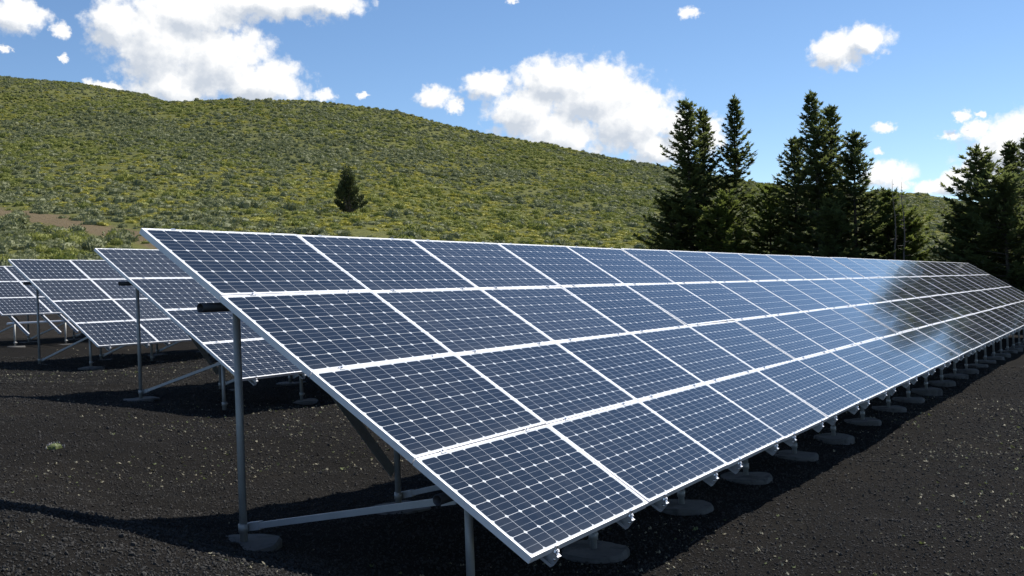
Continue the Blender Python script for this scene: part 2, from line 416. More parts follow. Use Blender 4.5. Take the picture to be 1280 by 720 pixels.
def mesh_from_grid(name, X, Y, Z, attrs=None, close=True):
    nr, na = X.shape
    V = np.stack([X, Y, Z], 2).reshape(-1, 3)
    idx = np.arange(nr * na).reshape(nr, na)
    if close: idx = np.concatenate([idx, idx[:, :1]], 1)
    a = idx[:-1, :-1]; b = idx[:-1, 1:]; c = idx[1:, 1:]; d = idx[1:, :-1]
    F = np.stack([a, d, c, b], 2).reshape(-1, 4)
    me = bpy.data.meshes.new(name)
    me.vertices.add(len(V)); me.vertices.foreach_set('co', V.ravel())
    me.loops.add(F.size); me.loops.foreach_set('vertex_index', F.ravel().astype(np.int32))
    me.polygons.add(len(F)); me.polygons.foreach_set('loop_start', np.arange(0, F.size, 4, dtype=np.int32))
    me.polygons.foreach_set('use_smooth', np.ones(len(F), bool))
    for k, v in (attrs or {}).items():
        at = me.attributes.new(k, 'FLOAT', 'POINT'); at.data.foreach_set('value', v.ravel().astype(np.float32))
    me.update(calc_edges=True); me.validate()
    return me


def build_terrain():
    az = np.concatenate([np.arange(20, 96, 0.13), np.arange(96, 380, 1.6)])
    az = np.where(az > 180, az - 360, az)
    D0 = np.interp(az, D0_A, D0_T)
    # ground: rings from under the viewpoint to the foot of the hill
    f = np.concatenate([[0.004], np.exp(np.linspace(math.log(0.03), 0, 430))])
    Dg = f[:, None] * D0[None, :]
    a = np.radians(az)[None, :]
    X = CX + Dg * np.sin(a); Y = CY + Dg * np.cos(a)
    Z = near_ground(X, Y, True)
    wgt = np.clip((f[:, None] - 0.9) / 0.1, 0, 1)                       # smooth relief out into the hill foot
    Z = Z * (1 - wgt) + near_ground(X, Y, False) * wgt
    soil = np.zeros_like(X)
    # vegetated fringe on the far right beyond the long array
    soil = np.maximum(soil, np.clip((X - 44) / 6, 0, 1))
    me = mesh_from_grid('ground', X, Y, Z, {'soil': soil}); me.materials.append(M_CINDER)
    g = bpy.data.objects.new('ground', me); COL.objects.link(g); g['kind'] = 'structure'
    # hill: from the same border out past the ridges to the horizon
    t = np.concatenate([np.linspace(0, 1, 260) ** 1.25, 1 + (np.linspace(0.02, 1, 90) ** 1.1) * 1.3, [3.2, 4.5, 7, 11, 18]])
    Dh = D0[None, :] + t[:, None] * (DC - D0[None, :])
    X = CX + Dh * np.sin(a); Y = CY + Dh * np.cos(a)
    Zh = hill_z(np.broadcast_to(az[None, :], Dh.shape), Dh)
    Zh[0] = Z[-1]
    bare = bare_mask(X, Y)
    cin = np.clip(1.6 - (Dh - D0[None, :]) / 13.0 + 0.5 * vnoise(X, Y, 4, 33), 0, 1) * np.clip((60 - az[None, :]) / 10, 0, 1)
    me = mesh_from_grid('hill', X, Y, Zh, {'bare': bare, 'cinder': cin}); me.materials.append(M_HILL)
    h = bpy.data.objects.new('hill', me); COL.objects.link(h); h['kind'] = 'structure'


def bare_mask(X, Y):
    """a strip of bare earth that slants across the foot of the hill on the left"""
    D = np.hypot(X - CX, Y - CY); A = np.degrees(np.arctan2(X - CX, Y - CY))
    c = 112 - (A - 32) * 4.6 + 7 * vnoise(X, Y, 11, 31)
    b = np.clip(1.15 - np.abs(D - c) / 9, 0, 1) * np.clip((44 - A) / 4, 0, 1)
    foot = np.clip(1 - (D - np.interp(A, D0_A, D0_T)) / 16.0, 0, 1) ** 0.6 * 0.8 * np.clip((56 - A) / 10, 0.4, 1)
    return np.maximum(b, foot)


build_terrain()


def gz(x, y):
    D = math.hypot(x - CX, y - CY); A = math.degrees(math.atan2(x - CX, y - CY))
    if D < np.interp(A, D0_A, D0_T): return float(near_ground(x, y, D < 34))
    return float(hill_z(A, D))


# ------------------------------------------------------------------ mesh helpers
def add_box(bm, x0, x1, y0, y1, z0, z1):
    vs = [bm.verts.new((x, y, z)) for x in (x0, x1) for y in (y0, y1) for z in (z0, z1)]
    q = [(0, 1, 3, 2), (4, 6, 7, 5), (0, 4, 5, 1), (2, 3, 7, 6), (0, 2, 6, 4), (1, 5, 7, 3)]
    return [bm.faces.new([vs[i] for i in f]) for f in q]


def add_tube(bm, pts, rad, n=8, cap=True, smooth=True):
    """tapered tube along a polyline; rad is a number or one radius per point"""
    pts = [Vector(p) for p in pts]
    rs = rad if hasattr(rad, '__len__') else [rad] * len(pts)
    rings = []
    for i, p in enumerate(pts):
        d = (pts[min(i + 1, len(pts) - 1)] - pts[max(i - 1, 0)]).normalized()
        s = d.cross(Vector((0, 0, 1)) if abs(d.z) < 0.95 else Vector((1, 0, 0))).normalized(); t = d.cross(s)
        rings.append([bm.verts.new(p + (s * math.cos(2 * math.pi * k / n) + t * math.sin(2 * math.pi * k / n)) * rs[i]) for k in range(n)])
    for A, B in zip(rings, rings[1:]):
        for k in range(n):
            f = bm.faces.new((A[k], A[(k + 1) % n], B[(k + 1) % n], B[k])); f.smooth = smooth
    if cap:
        bm.faces.new(rings[0][::-1]); bm.faces.new(rings[-1])


def mesh(name, bm, *mats):
    bmesh.ops.recalc_face_normals(bm, faces=bm.faces)
    me = bpy.data.meshes.new(name); bm.to_mesh(me); bm.free()
    for m in mats: me.materials.append(m)
    return me


def ob(name, me, parent=None, loc=(0, 0, 0)):
    o = bpy.data.objects.new(name, me); COL.objects.link(o); o.parent = parent; o.location = loc
    return o


def thing(name, label, cat, loc=(0, 0, 0), rotz=0.0, group=None):
    o = bpy.data.objects.new(name, None); COL.objects.link(o); o.location = loc; o.rotation_euler = (0, 0, rotz)
    o.empty_display_size = 0.3
    o['label'] = label; o['category'] = cat
    if group: o['group'] = group
    return o


# ------------------------------------------------------------------ solar arrays
PW, PH = 1.66, 0.9796                       # pitch of the panels along and up the slope
TH = 0.56945                                # tilt
LW, LH, FT = 1.653, 0.971, 0.046            # one panel


def frame_mesh():
    bm = bmesh.new(); lip = 0.011; x0, x1 = (PW - LW) / 2, (PW + LW) / 2; y1 = -(PH - LH) / 2; y0 = y1 - LH
    add_box(bm, x0, x1, y1 - lip, y1, -FT, 0); add_box(bm, x0, x1, y0, y0 + lip, -FT, 0)
    add_box(bm, x0, x0 + lip, y0 + lip, y1 - lip, -FT, 0); add_box(bm, x1 - lip, x1, y0 + lip, y1 - lip, -FT, 0)
    top = [e for e in bm.edges if all(abs(v.co.z) < 1e-6 for v in e.verts)]
    bmesh.ops.bevel(bm, geom=top, offset=0.0015, segments=1, affect='EDGES')
    return mesh('panel_frame', bm, M_FRAME)


def laminate_mesh():
    bm = bmesh.new(); lip = 0.011; x0, x1 = (PW - LW) / 2 + lip, (PW + LW) / 2 - lip; y1 = -(PH - LH) / 2 - lip; y0 = y1 - LH + 2 * lip
    fs = add_box(bm, x0, x1, y0, y1, -0.009, -0.003)
    uv = bm.loops.layers.uv.new('UVMap')
    mu, mv = 0.018, 0.011                    # white margin around the cells
    for f in bm.faces:
        flat = f.calc_center_median().z > -0.0035
        for l in f.loops:
            if flat:
                l[uv].uv = (10 * (l.vert.co.x - x0 - mu) / (x1 - x0 - 2 * mu), 6 * (y1 - mv - l.vert.co.y) / (y1 - y0 - 2 * mv))
            else: l[uv].uv = (-1, -1)
    return mesh('cell_laminate', bm, M_PANEL)


def junction_mesh():
    bm = bmesh.new(); add_box(bm, PW / 2 - .07, PW / 2 + .07, -0.18, -0.07, -0.036, -0.0095)
    return mesh('junction_box', bm, M_PIPE)


def rail_mesh(length):
    """C channel, open to the left, its top just under the panel frames"""
    bm = bmesh.new(); t = 0.004; w = 0.045; d = 0.085; z1 = -FT - 0.001; y1 = 0.05; y0 = -length - 0.045
    add_box(bm, -w / 2, w / 2, y0, y1, z1 - t, z1); add_box(bm, w / 2 - t, w / 2, y0, y1, z1 - d + t, z1 - t); add_box(bm, -w / 2, w / 2, y0, y1, z1 - d, z1 - d + t)
    add_box(bm, -w / 2, -w / 2 + t, y0, y1, z1 - t - 0.014, z1 - t); add_box(bm, -w / 2, -w / 2 + t, y0, y1, z1 - d + t, z1 - d + t + 0.014)
    # the mitred tip that hangs below the lowest frame
    for v in bm.verts:
        if abs(v.co.y - y0) < 1e-6: v.co.y += 0.012 * (z1 - v.co.z) / d
    return mesh('rail', bm, M_RAIL)


def end_clamp_mesh():
    bm = bmesh.new()
    add_box(bm, -0.019, 0.019, -0.034, -0.001, -FT + 0.002, -FT + 0.006); add_box(bm, -0.019, 0.019, -0.006, -0.001, -FT + 0.006, 0.004)
    add_box(bm, -0.019, 0.019, -0.001, 0.009, 0.0005, 0.004)
    add_tube(bm, [(0, -0.02, -FT + 0.006), (0, -0.02, -FT + 0.03)], 0.006, 6); add_tube(bm, [(0, -0.02, -FT + 0.014), (0, -0.02, -FT + 0.024)], 0.012, 6)
    add_tube(bm, [(0, -0.03, -FT - 0.045), (0.0, -0.03, -FT - 0.028)], 0.011, 6)
    return mesh('end_clamp', bm, M_CLAMP)


def mid_clamp_mesh():
    bm = bmesh.new(); add_box(bm, -0.025, 0.025, -0.016, 0.016, 0.0005, 0.0045)
    add_tube(bm, [(0, 0, 0.0045), (0, 0, 0.013)], 0.008, 6)
    return mesh('mid_clamp', bm, M_CLAMP)


def footing_mesh(seed):
    rnd = random.Random(seed); bm = bmesh.new(); n = 40; rings = []
    ph = [rnd.uniform(0, 6.28) for _ in range(4)]
    for rr, z in ((0.28, -0.30), (0.285, -0.025), (0.268, 0.0), (0.10, 0.004), (0.04, 0.006)):
        ring = []
        for k in range(n):
            a = 2 * math.pi * k / n
            q = 1 + (0.035 * math.sin(2 * a + ph[0]) + 0.03 * math.sin(3 * a + ph[1]) + 0.02 * math.sin(7 * a + ph[2]) + 0.012 * rnd.uniform(-1, 1)) * (rr > 0.2)
            ring.append(bm.verts.new((rr * q * math.cos(a), rr * q * math.sin(a), z + 0.008 * math.sin(3 * a + ph[3]) * (rr > 0.2))))
        rings.append(ring)
    for A, B in zip(rings, rings[1:]):
        for k in range(n): bm.faces.new((A[k], A[(k + 1) % n], B[(k + 1) % n], B[k])).smooth = False
    bm.faces.new(rings[-1])
    return mesh('footing', bm, M_CONC)


ME_FRAME, ME_LAM, ME_JB = frame_mesh(), laminate_mesh(), junction_mesh()
ME_RAIL = rail_mesh(4 * PH); ME_EC = end_clamp_mesh(); ME_MC = mid_clamp_mesh()
ME_FOOT = [footing_mesh(s) for s in range(4)]
rng = random.Random(5)


def solar_array(ox, oy, oz, ncol, label, pitch, rows=(0, 1, 2, 3), low_pipe=None):
    """oz: height of the top edge.  Panels, rails and clamps sit in the tilted frame; posts stand on the ground."""
    base = Vector((ox, oy - 1.65, gz(ox, oy - 1.65)))
    t = thing('solar_array', label, 'solar array', base, 0, 'rows of solar arrays on the cinder field')
    o0 = Vector((ox, oy, oz)) - base
    RM = Matrix.Rotation(TH, 3, 'X')

    def S(x, s, n): return o0 + RM @ Vector((x, -s, n))
    first = {}
    def part(name, me, loc, rot, parent):
        if name in first and first[name].data == me:
            o = first[name].copy(); COL.objects.link(o); o.parent = parent
        else:
            o = ob(name, me, parent); first[name] = o
        o.location = loc; o.rotation_euler = rot
        return o
    for i in range(ncol):
        for j in rows:
            p = part('solar_panel', ME_FRAME, S(i * PW, j * PH, 0), (TH + R(rng.gauss(0, 0.2)), R(rng.gauss(0, 0.12)), 0), t)
            part('cell_laminate', ME_LAM, (0, 0, 0), (0, 0, 0), p)
            part('junction_box', ME_JB, (0, 0, 0), (0, 0, 0), p)
        for k, dx in enumerate((0.30, 1.36)):
            r = part('rail', ME_RAIL, S(i * PW + dx, 0, 0), (TH, 0, 0), t)
            nb = len(rows)
            part('end_clamp', ME_EC, (0, -nb * PH + (PH - LH) / 2, 0), (0, 0, 0), r)
            part('end_clamp', ME_EC, (0, -(PH - LH) / 2, 0), (0, 0, math.pi), r)
            for j in range(1, nb): part('mid_clamp', ME_MC, (0, -j * PH, 0), (0, 0, 0), r)
    L = ncol * PW
    nz = -FT - 0.001 - 0.085
    sr, sf = 0.735 / math.cos(TH), 2.67 / math.cos(TH)
    zr, zf = S(0, sr, nz - 0.036), S(0, sf, nz - 0.036)
    for q, x0 in ((zr, -0.03), (zf, 0.08)):
        bm = bmesh.new(); n = 14; L1 = L - 0.05
        ro, ri = 0.035, 0.030
        rings = [[bm.verts.new((x, q.y + r * math.cos(2 * math.pi * k / n), q.z + r * math.sin(2 * math.pi * k / n))) for k in range(n)]
                 for x, r in ((x0 + o0.x + 0.2, ri), (x0 + o0.x, ri), (x0 + o0.x, ro), (L1 + o0.x, ro), (L1 + o0.x, ri), (L1 + o0.x - 0.2, ri))]
        for A, B in zip(rings, rings[1:]):
            for k in range(n): bm.faces.new((A[k], B[k], B[(k + 1) % n], A[(k + 1) % n])).smooth = True
        part('cross_pipe', mesh('cross_pipe', bm, low_pipe if (low_pipe and q is zf) else M_PIPE), (0, 0, 0), (0, 0, 0), t)
    rear = []
    npost = int((L - 0.5) / pitch) + 1
    for k in range(npost):
        x_ = 0.31 + k * pitch + rng.uniform(-.05, .05) * (k > 1)
        xs = []
        for row, q in (('rear', zr), ('front', zf)):
            x = x_ + (0.11 if (row == 'front' and k == 0 and ox < 1) else 0)
            wx, wy = base.x + o0.x + x, base.y + q.y
            g = float(near_ground(wx, wy, False)) - base.z
            top = (0.022 if row == 'front' else 0.012) + (min(0.05, 0.005 * k) if (row == 'front' and ox < 1) else 0.0) + rng.uniform(-0.012, 0.012)
            fz = g + top
            f = part('footing', ME_FOOT[rng.randrange(4)], (o0.x + x, q.y, fz), (0, 0, rng.uniform(0, 6.28)), t)
            bm = bmesh.new(); h = q.z - fz - 0.03
            add_tube(bm, [(0, 0, -0.05), (0, 0, h)], 0.0285, 14)
            p = part('post', mesh('post', bm, M_POST), (o0.x + x, q.y, fz), (0, 0, 0), t)
            bm = bmesh.new(); add_tube(bm, [(0, 0, 0.075), (0, 0, 0.135)], 0.037, 14); add_tube(bm, [(0.03, 0, 0.105), (0.07, 0, 0.105)], 0.012, 8)
            
            part('collar', mesh('collar', bm, M_POST), (0, 0, 0), (0, 0, 0), p)
            xs.append(Vector((o0.x + x, q.y, fz)))
        # diagonal brace from the foot of the rear post to the front pipe
        A = xs[0] + Vector((0.06, -0.05, 0.11)); B = Vector((o0.x + x_ + 0.06, zf.y + 0.10, zf.z - 0.06))
        d = B - A; bm = bmesh.new(); w = 0.019
        add_box(bm, -w, w, 0, d.length, -w * 1.15, w * 1.15)
        add_box(bm, -w - 0.009, w + 0.006, -0.06, 0.07, -0.03, 0.03); add_box(bm, -w - 0.009, w + 0.006, d.length - 0.07, d.length + 0.05, -0.03, 0.03)
        bmesh.ops.transform(bm, matrix=Matrix.Rotation(math.atan2(d.z, math.hypot(d.x, d.y)), 4, 'X') , verts=bm.verts)
        part('brace', mesh('brace', bm, M_BRACE), A, (0, 0, math.atan2(-d.x, d.y)), t)
        rear.append((xs[0], zr.z))
    # sway brace in the first bay: from the head of the end post down to the foot of the next one
    A = rear[0][0].copy(); A.x += 0.42; A.z = rear[0][1] - 0.03; B = rear[1][0] + Vector((0, 0, 0.30)); A.y += 0.05; B.y += 0.05
    bm = bmesh.new(); d = (B - A); u = d.normalized(); v = u.cross(Vector((0, 1, 0))).normalized()
    for o_, w_ in ((Vector((0, 0, 0)), (0.004, 0.045)), (v * 0.045 + Vector((0, 0.022, 0)), (0.026, 0.004))):
        q = [bm.verts.new(p + o_ + Vector((0, sy * w_[0], 0)) + v * (sv * w_[1])) for p in (A, B) for sy in (-1, 1) for sv in (-1, 1)]
        for f_ in ((0, 1, 3, 2), (4, 6, 7, 5), (0, 4, 5, 1), (2, 3, 7, 6), (0, 2, 6, 4), (1, 5, 7, 3)): bm.faces.new([q[i_] for i_ in f_])
    part('sway_brace', mesh('sway_brace', bm, M_POST), (0, 0, 0), (0, 0, 0), t)
    return t


solar_array(0, 0, ZO, 26, 'longest solar array, four rows of blue panels running from the foreground to the dark firs', 1.85)
solar_array(5.805, 8.375, ZO + 0.3925, 8, 'second solar array, just behind the longest one, shaded pipe stub at its left end', 1.72)
solar_array(9.781, 16.999, ZO + 0.648, 8, 'third solar array back, two full columns of panels showing above short front posts', 1.72)
solar_array(13.251, 25.296, ZO + 0.859, 8, 'farthest solar array, its bottom panels missing so that bare rails hang out', 1.72, rows=(0, 1, 2), low_pipe=M_FRAME)


# ------------------------------------------------------------------ trees
def fir_meshes(h, rad, seed, lean=0.0, dense=1.0, shape=0.85, low=0.03):
    """trunk with limbs, and a crown of thousands of needle sprays set along drooping, up-tipped boughs"""
    rnd = random.Random(seed); tb = bmesh.new()
    bend = [rnd.uniform(-1, 1) * 0.015 * h for _ in range(3)]

    def axis(z):
        u = z / h
        return Vector((bend[0] * math.sin(u * 3.1) + lean * h * u * u, bend[1] * math.sin(u * 2.3 + 1) , z))
    pts = [axis(h * i / 12) for i in range(13)]
    add_tube(tb, pts, [0.016 * h * (1 - i / 12) ** 0.9 + 0.008 for i in range(13)], 8)
    V, F = [], []
    lobes = [(rnd.uniform(0, 6.28), rnd.uniform(0.05, 0.85), rnd.uniform(-0.38, 0.30), rnd.uniform(0.4, 0.9), rnd.uniform(0.05, 0.12)) for _ in range(16)]

    def spray(p, d, L, w):
        """a flat sprig: three narrow needles-covered blades fanned from one point"""
        d = d.normalized(); s = d.cross(Vector((rnd.uniform(-.5, .5), rnd.uniform(-.5, .5), 1))).normalized()
        nrm = s.cross(d)
        for k in (-1, 0, 1):
            dd = (d + s * (0.75 * k) + nrm * rnd.uniform(-.25, .25)).normalized(); LL = L * (1.0 if k == 0 else 0.72) * rnd.uniform(.75, 1.2)
            q = dd.cross(nrm).normalized() * w * 0.5
            b = len(V); mid = p + dd * LL * 0.5
            V.extend([p, mid + q, p + dd * LL, mid - q]); F.append((b, b + 1, b + 2, b + 3))
    rad *= 1.2
    z = low * h
    while z < h * 0.985:
        u = z / h
        n = rnd.choice((4, 5, 6)) if u < 0.85 else 4
        a0 = rnd.uniform(0, 6.28)
        for k in range(n):
            a = a0 + 2 * math.pi * k / n + rnd.uniform(-.45, .45)
            prof = rad * ((1 - u) ** shape * (0.75 + 0.25 * min(1, u / 0.12))) + 0.10
            for la, lu, lm, lw, lh in lobes:
                da = math.atan2(math.sin(a - la), math.cos(a - la))
                prof *= 1 + lm * math.exp(-(da / lw) ** 2 - ((u - lu) / lh) ** 2)
            L = prof * rnd.choice((rnd.uniform(0.55, 0.85), rnd.uniform(0.8, 1.12)))
            if L < 0.08: continue
            p0 = axis(z); out = Vector((math.cos(a), math.sin(a), 0))
            rise = -0.32 + 0.75 * u + rnd.uniform(-.12, .12)
            steps = max(3, int(L / 0.17)); prev = p0; bp = [p0]
            for i in range(1, steps + 1):
                s = i / steps
                c = p0 + out * (L * s) + Vector((0, 0, L * (rise * s + 0.30 * s * s)))
                side = out.cross(Vector((0, 0, 1))); d = (c - prev).normalized()
                wgt = 1 - 0.45 * s
                if s > 0.15:
                    for sg in (-1, 1):
                        for _ in range(2 if rnd.random() < 0.42 * dense else 1):
                            spray(prev + (c - prev) * rnd.random(), d * 0.75 + side * sg * rnd.uniform(.5, 1.1) + Vector((0, 0, rnd.uniform(-.35, .35))), (0.22 + 0.26 * wgt) * (0.7 + 0.3 * min(1, L)), 0.13)
                    if rnd.random() < 0.6 * dense: spray(c, d + Vector((rnd.uniform(-.3, .3), rnd.uniform(-.3, .3), rnd.uniform(.0, .6))), 0.28, 0.09)
                prev = c; bp.append(c)
            spray(prev, (prev - bp[-2]), 0.30, 0.09)
            if L > 0.5: add_tube(tb, [bp[0], bp[len(bp) // 2], bp[-1]], [0.012 + 0.012 * L, 0.010 + 0.006 * L, 0.006], 4, cap=False)
        z += h * 0.012 + rnd.uniform(0.10, 0.20) * (1 if u < .8 else 0.7)
    top = axis(h)
    for _ in range(5): spray(top - Vector((0, 0, rnd.uniform(0, .35))), Vector((rnd.uniform(-.3, .3), rnd.uniform(-.3, .3), 1)), 0.35, 0.08)
    return mesh('fir_trunk', tb, M_BARK), V, F


def crown_mesh(name, V, F, mat):
    me = bpy.data.meshes.new(name); me.from_pydata([tuple(v) for v in V], [], F); me.materials.append(mat); me.update()
    return me


def fir(x, y, ztop, rad, seed, label, mat=None, lean=0.0, dense=1.0, shape=0.85, low=0.03, name='fir_tree', group='conifers beyond the end of the long array'):
    g = gz(x, y) - 0.05; h = ztop + ZO - g
    t = thing(name, label, 'tree', (x, y, g), 0, group)
    tm, V, F = fir_meshes(h, rad, seed, lean, dense, shape, low)
    ob('trunk', tm, t); ob('crown', crown_mesh('fir_crown', V, F, mat or M_FIR), t)
    return t


# middle-left clump
fir(52.6, 16.3, 10.33, 2.9, 11, 'broad tall fir at the left of the first clump, forked tip against the cloud', lean=-0.01, shape=0.7)
fir(54.3, 16.0, 10.0, 2.2, 12, 'slimmer fir whose tip rises just right of the forked leftmost crown', shape=0.75, dense=.9)
fir(55.4, 14.4, 10.77, 2.5, 13, 'tallest narrow spire-topped fir with open tiered boughs in the first clump', shape=0.95, dense=.85)
fir(53.2, 11.7, 4.9, 2.6, 14, 'short bushy light green fir filling the gap between the two tall clumps', M_FIRY, shape=0.55)
fir(52.4, 17.6, 4.6, 2.4, 15, 'low spreading fir at the left foot of the first clump', shape=0.5)
fir(51.6, 13.8, 4.6, 2.3, 16, 'low bright green fir in front of the first clump trunks', M_FIRY, shape=0.55)
# middle-right clump
fir(52.6, 10.0, 7.56, 1.9, 21, 'left shoulder fir of the second clump with bare grey limbs low down', shape=0.6)
fir(51.0, 8.5, 9.5, 2.1, 22, 'tallest fir of the second clump with a leaning ragged tip', lean=-0.02, shape=0.75)
fir(52.6, 8.0, 9.05, 2.0, 23, 'straight fir pressed against the right side of the leaning tallest one', shape=0.7)
fir(50.5, 6.3, 7.1, 2.0, 24, 'rounded shoulder-high fir at the right of the second clump', shape=0.6)
fir(52.2, 5.0, 4.0, 2.3, 25, 'low light green fir beside the two dead snags', M_FIRY, shape=0.6)
fir(49.2, 7.2, 3.4, 1.8, 26, 'low dark fir in front of the second clump, just above the panels', shape=0.5)
fir(52.8, 4.2, 2.9, 2.0, 27, 'lowest green fir at the right foot of the second clump, behind the dead snags', M_FIRY, shape=0.55)
# right clump
fir(50.5, 0.3, 5.6, 2.5, 31, 'broad dark fir at the left of the right-hand clump', shape=0.6)
fir(52.6, -0.9, 6.1, 1.6, 32, 'slim pointed fir rising behind the broad dark one on the right', shape=0.8)
fir(54.7, -1.5, 6.6, 1.7, 33, 'slim fir cut by the right edge of the picture, tallest of its clump', shape=0.8)
fir(51.4, 1.3, 3.0, 1.9, 34, 'low fir skirting the left foot of the right-hand clump', shape=0.5)
fir(48.6, -0.9, 4.0, 2.4, 37, 'dark low fir right behind the far end of the panels', shape=0.5)

fir(49.8, -2.9, 3.4, 2.4, 35, 'dark low fir beside the array end, next right of the one behind the panels', shape=0.55)
fir(51.8, -4.6, 3.7, 2.2, 36, 'low fir standing farthest right, beyond the end of the long array', shape=0.6)


def snag(x, y, ztop, seed, label):
    rnd = random.Random(seed); g = gz(x, y) - 0.05; h = ztop + ZO - g
    t = thing('dead_tree', label, 'dead tree', (x, y, g), 0, 'bare snags beside the second clump')
    bm = bmesh.new(); pts = [Vector((0.05 * math.sin(i * 1.3 + seed), 0.05 * math.cos(i * 1.7), h * i / 8)) for i in range(9)]
    add_tube(bm, pts, [0.085 * (1 - i / 8.6) for i in range(9)], 7)
    o = ob('trunk', mesh('snag_trunk', bm, M_DEAD), t)
    bm = bmesh.new()
    for _ in range(34):
        z = rnd.uniform(0.2, 0.97) * h; a = rnd.uniform(0, 6.28); L = rnd.uniform(.25, .9) * (1.1 - z / h)
        p = Vector((0, 0, z)); q = p + Vector((math.cos(a) * L, math.sin(a) * L, rnd.uniform(-.1, .35) * L))
        add_tube(bm, [p, q], [0.02, 0.006], 4, cap=False)
    ob('branches', mesh('snag_branches', bm, M_DEAD), t)


snag(50.2, 4.35, 4.55, 1, 'taller of two thin bare dead trunks at the right of the second fir clump')
snag(50.4, 3.95, 4.4, 2, 'shorter of two thin bare dead trunks at the right of the second fir clump')


def juniper():
    x, y = 76.5, 62.8; rnd = random.Random(8); g = gz(x, y) - 0.05; h = ZO + 13.43 - g; q0 = 1.37
    t = thing('juniper_tree', 'lone dark juniper standing by itself on the green hillside', 'tree', (x, y, g))
    bm = bmesh.new(); V, F = [], []
    side = Vector((math.cos(YAW), -math.sin(YAW), 0)); dep = Vector((math.sin(YAW), math.cos(YAW), 0))
    limbs = [(-.10, 0, .88, .72), (-.30, .15, .76, .78), (-.50, .2, .58, .72), (.25, 0, .72, .62), (.12, -.2, .70, .46), (-.85, -.2, .44, .46), (.62, .1, .50, .40), (1.0, .2, .34, .36), (-.25, .4, .52, .55),
             (-1.05, .3, .26, .36), (1.32, 0, .22, .30), (.15, .5, .40, .48), (-.55, -.5, .50, .44), (.42, .3, .20, .36), (-.6, .2, .16, .40)]
    for lx, ly, hz, rr in limbs:
        lx *= q0; ly *= q0; rr *= q0
        tip = side * lx + dep * ly + Vector((0, 0, hz * h))
        mid = side * lx * .35 + dep * ly * .35 + Vector((0, 0, hz * h * .45))
        add_tube(bm, [Vector((rnd.uniform(-.08, .08), rnd.uniform(-.08, .08), 0)), mid, tip], [0.10, 0.06, 0.015], 6)
        for _ in range(int(560 * rr)):
            s = rnd.uniform(0.25, 1.0); c = mid.lerp(tip, s) if s > .3 else mid
            v = Vector((rnd.gauss(0, 1), rnd.gauss(0, 1), rnd.gauss(0, 1))).normalized() * rr * (1.05 - .55 * s) * rnd.random() ** .4
            p = c + v + Vector((0, 0, .05)); d = (v + Vector((0, 0, .5))).normalized()
            q = d.cross(Vector((rnd.gauss(0, 1), rnd.gauss(0, 1), rnd.gauss(0, 1)))).normalized() * 0.06; L = rnd.uniform(.14, .26); b = len(V)
            V.extend([p - d * L * .5, p + q, p + d * L * .5, p - q]); F.append((b, b + 1, b + 2, b + 3))
    ob('trunk', mesh('juniper_trunk', bm, M_BARK), t); ob('crown', crown_mesh('juniper_crown', V, F, M_JUN), t)


juniper()


# ------------------------------------------------------------------ scattered ground cover
def bush_mesh(name, seed, mat, n=80, r=0.5, h=0.5, L=0.17, w=0.07, flowers=None, nf=0):
    rnd = random.Random(seed); V, F, MI = [], [], []
    for i in range(n + nf):
        a = rnd.uniform(0, 6.28); el = math.asin(rnd.uniform(-0.05, 1)); q = rnd.uniform(.62, 1.0) if i < n else rnd.uniform(.95, 1.08)
        lob = 1 + .22 * math.sin(3 * a + seed) + .12 * math.sin(5 * a + 2 * seed)
        c = Vector((math.cos(a) * math.cos(el) * r * q * lob, math.sin(a) * math.cos(el) * r * q * lob, math.sin(el) * h * q))
        d = (Vector((c.x, c.y, c.z * 1.4 + .12)).normalized() + Vector((rnd.uniform(-.5, .5), rnd.uniform(-.5, .5), rnd.uniform(0, .6)))).normalized()
        s = d.cross(Vector((rnd.gauss(0, 1), rnd.gauss(0, 1), rnd.gauss(0, 1)))).normalized()
        l, ww = (L * rnd.uniform(.7, 1.4), w) if i < n else (L * .5, w * .8)
        b = len(V); V.extend([c - d * l * .4, c + s * ww * .5, c + d * l * .6, c - s * ww * .5]); F.append((b, b + 1, b + 2, b + 3)); MI.append(0 if i < n else 1)
    rings, seg = 3, 9
    for j in range(rings):
        el = 1.45 * j / rings
        for i in range(seg):
            a = 2 * math.pi * i / seg; q = .80 * (1 + .22 * math.sin(3 * a + seed) + .12 * math.sin(5 * a + 2 * seed)) * rnd.uniform(.9, 1.08)
            V.append(Vector((r * q * math.cos(a) * math.cos(el), r * q * math.sin(a) * math.cos(el), h * .84 * math.sin(el) - (.06 if j == 0 else 0))))
    b = len(V) - rings * seg; V.append(Vector((0, 0, h * .82)))
    for j in range(rings):
        for i in range(seg):
            i2 = (i + 1) % seg; A_, B_ = b + j * seg + i, b + j * seg + i2
            F.append((A_, B_, b + (j + 1) * seg + i2, b + (j + 1) * seg + i) if j < rings - 1 else (A_, B_, len(V) - 1)); MI.append(0)
    me = bpy.data.meshes.new(name); me.from_pydata([tuple(v) for v in V], [], F); me.materials.append(mat)
    if flowers: me.materials.append(flowers)
    me.polygons.foreach_set('material_index', MI); me.update()
    return me


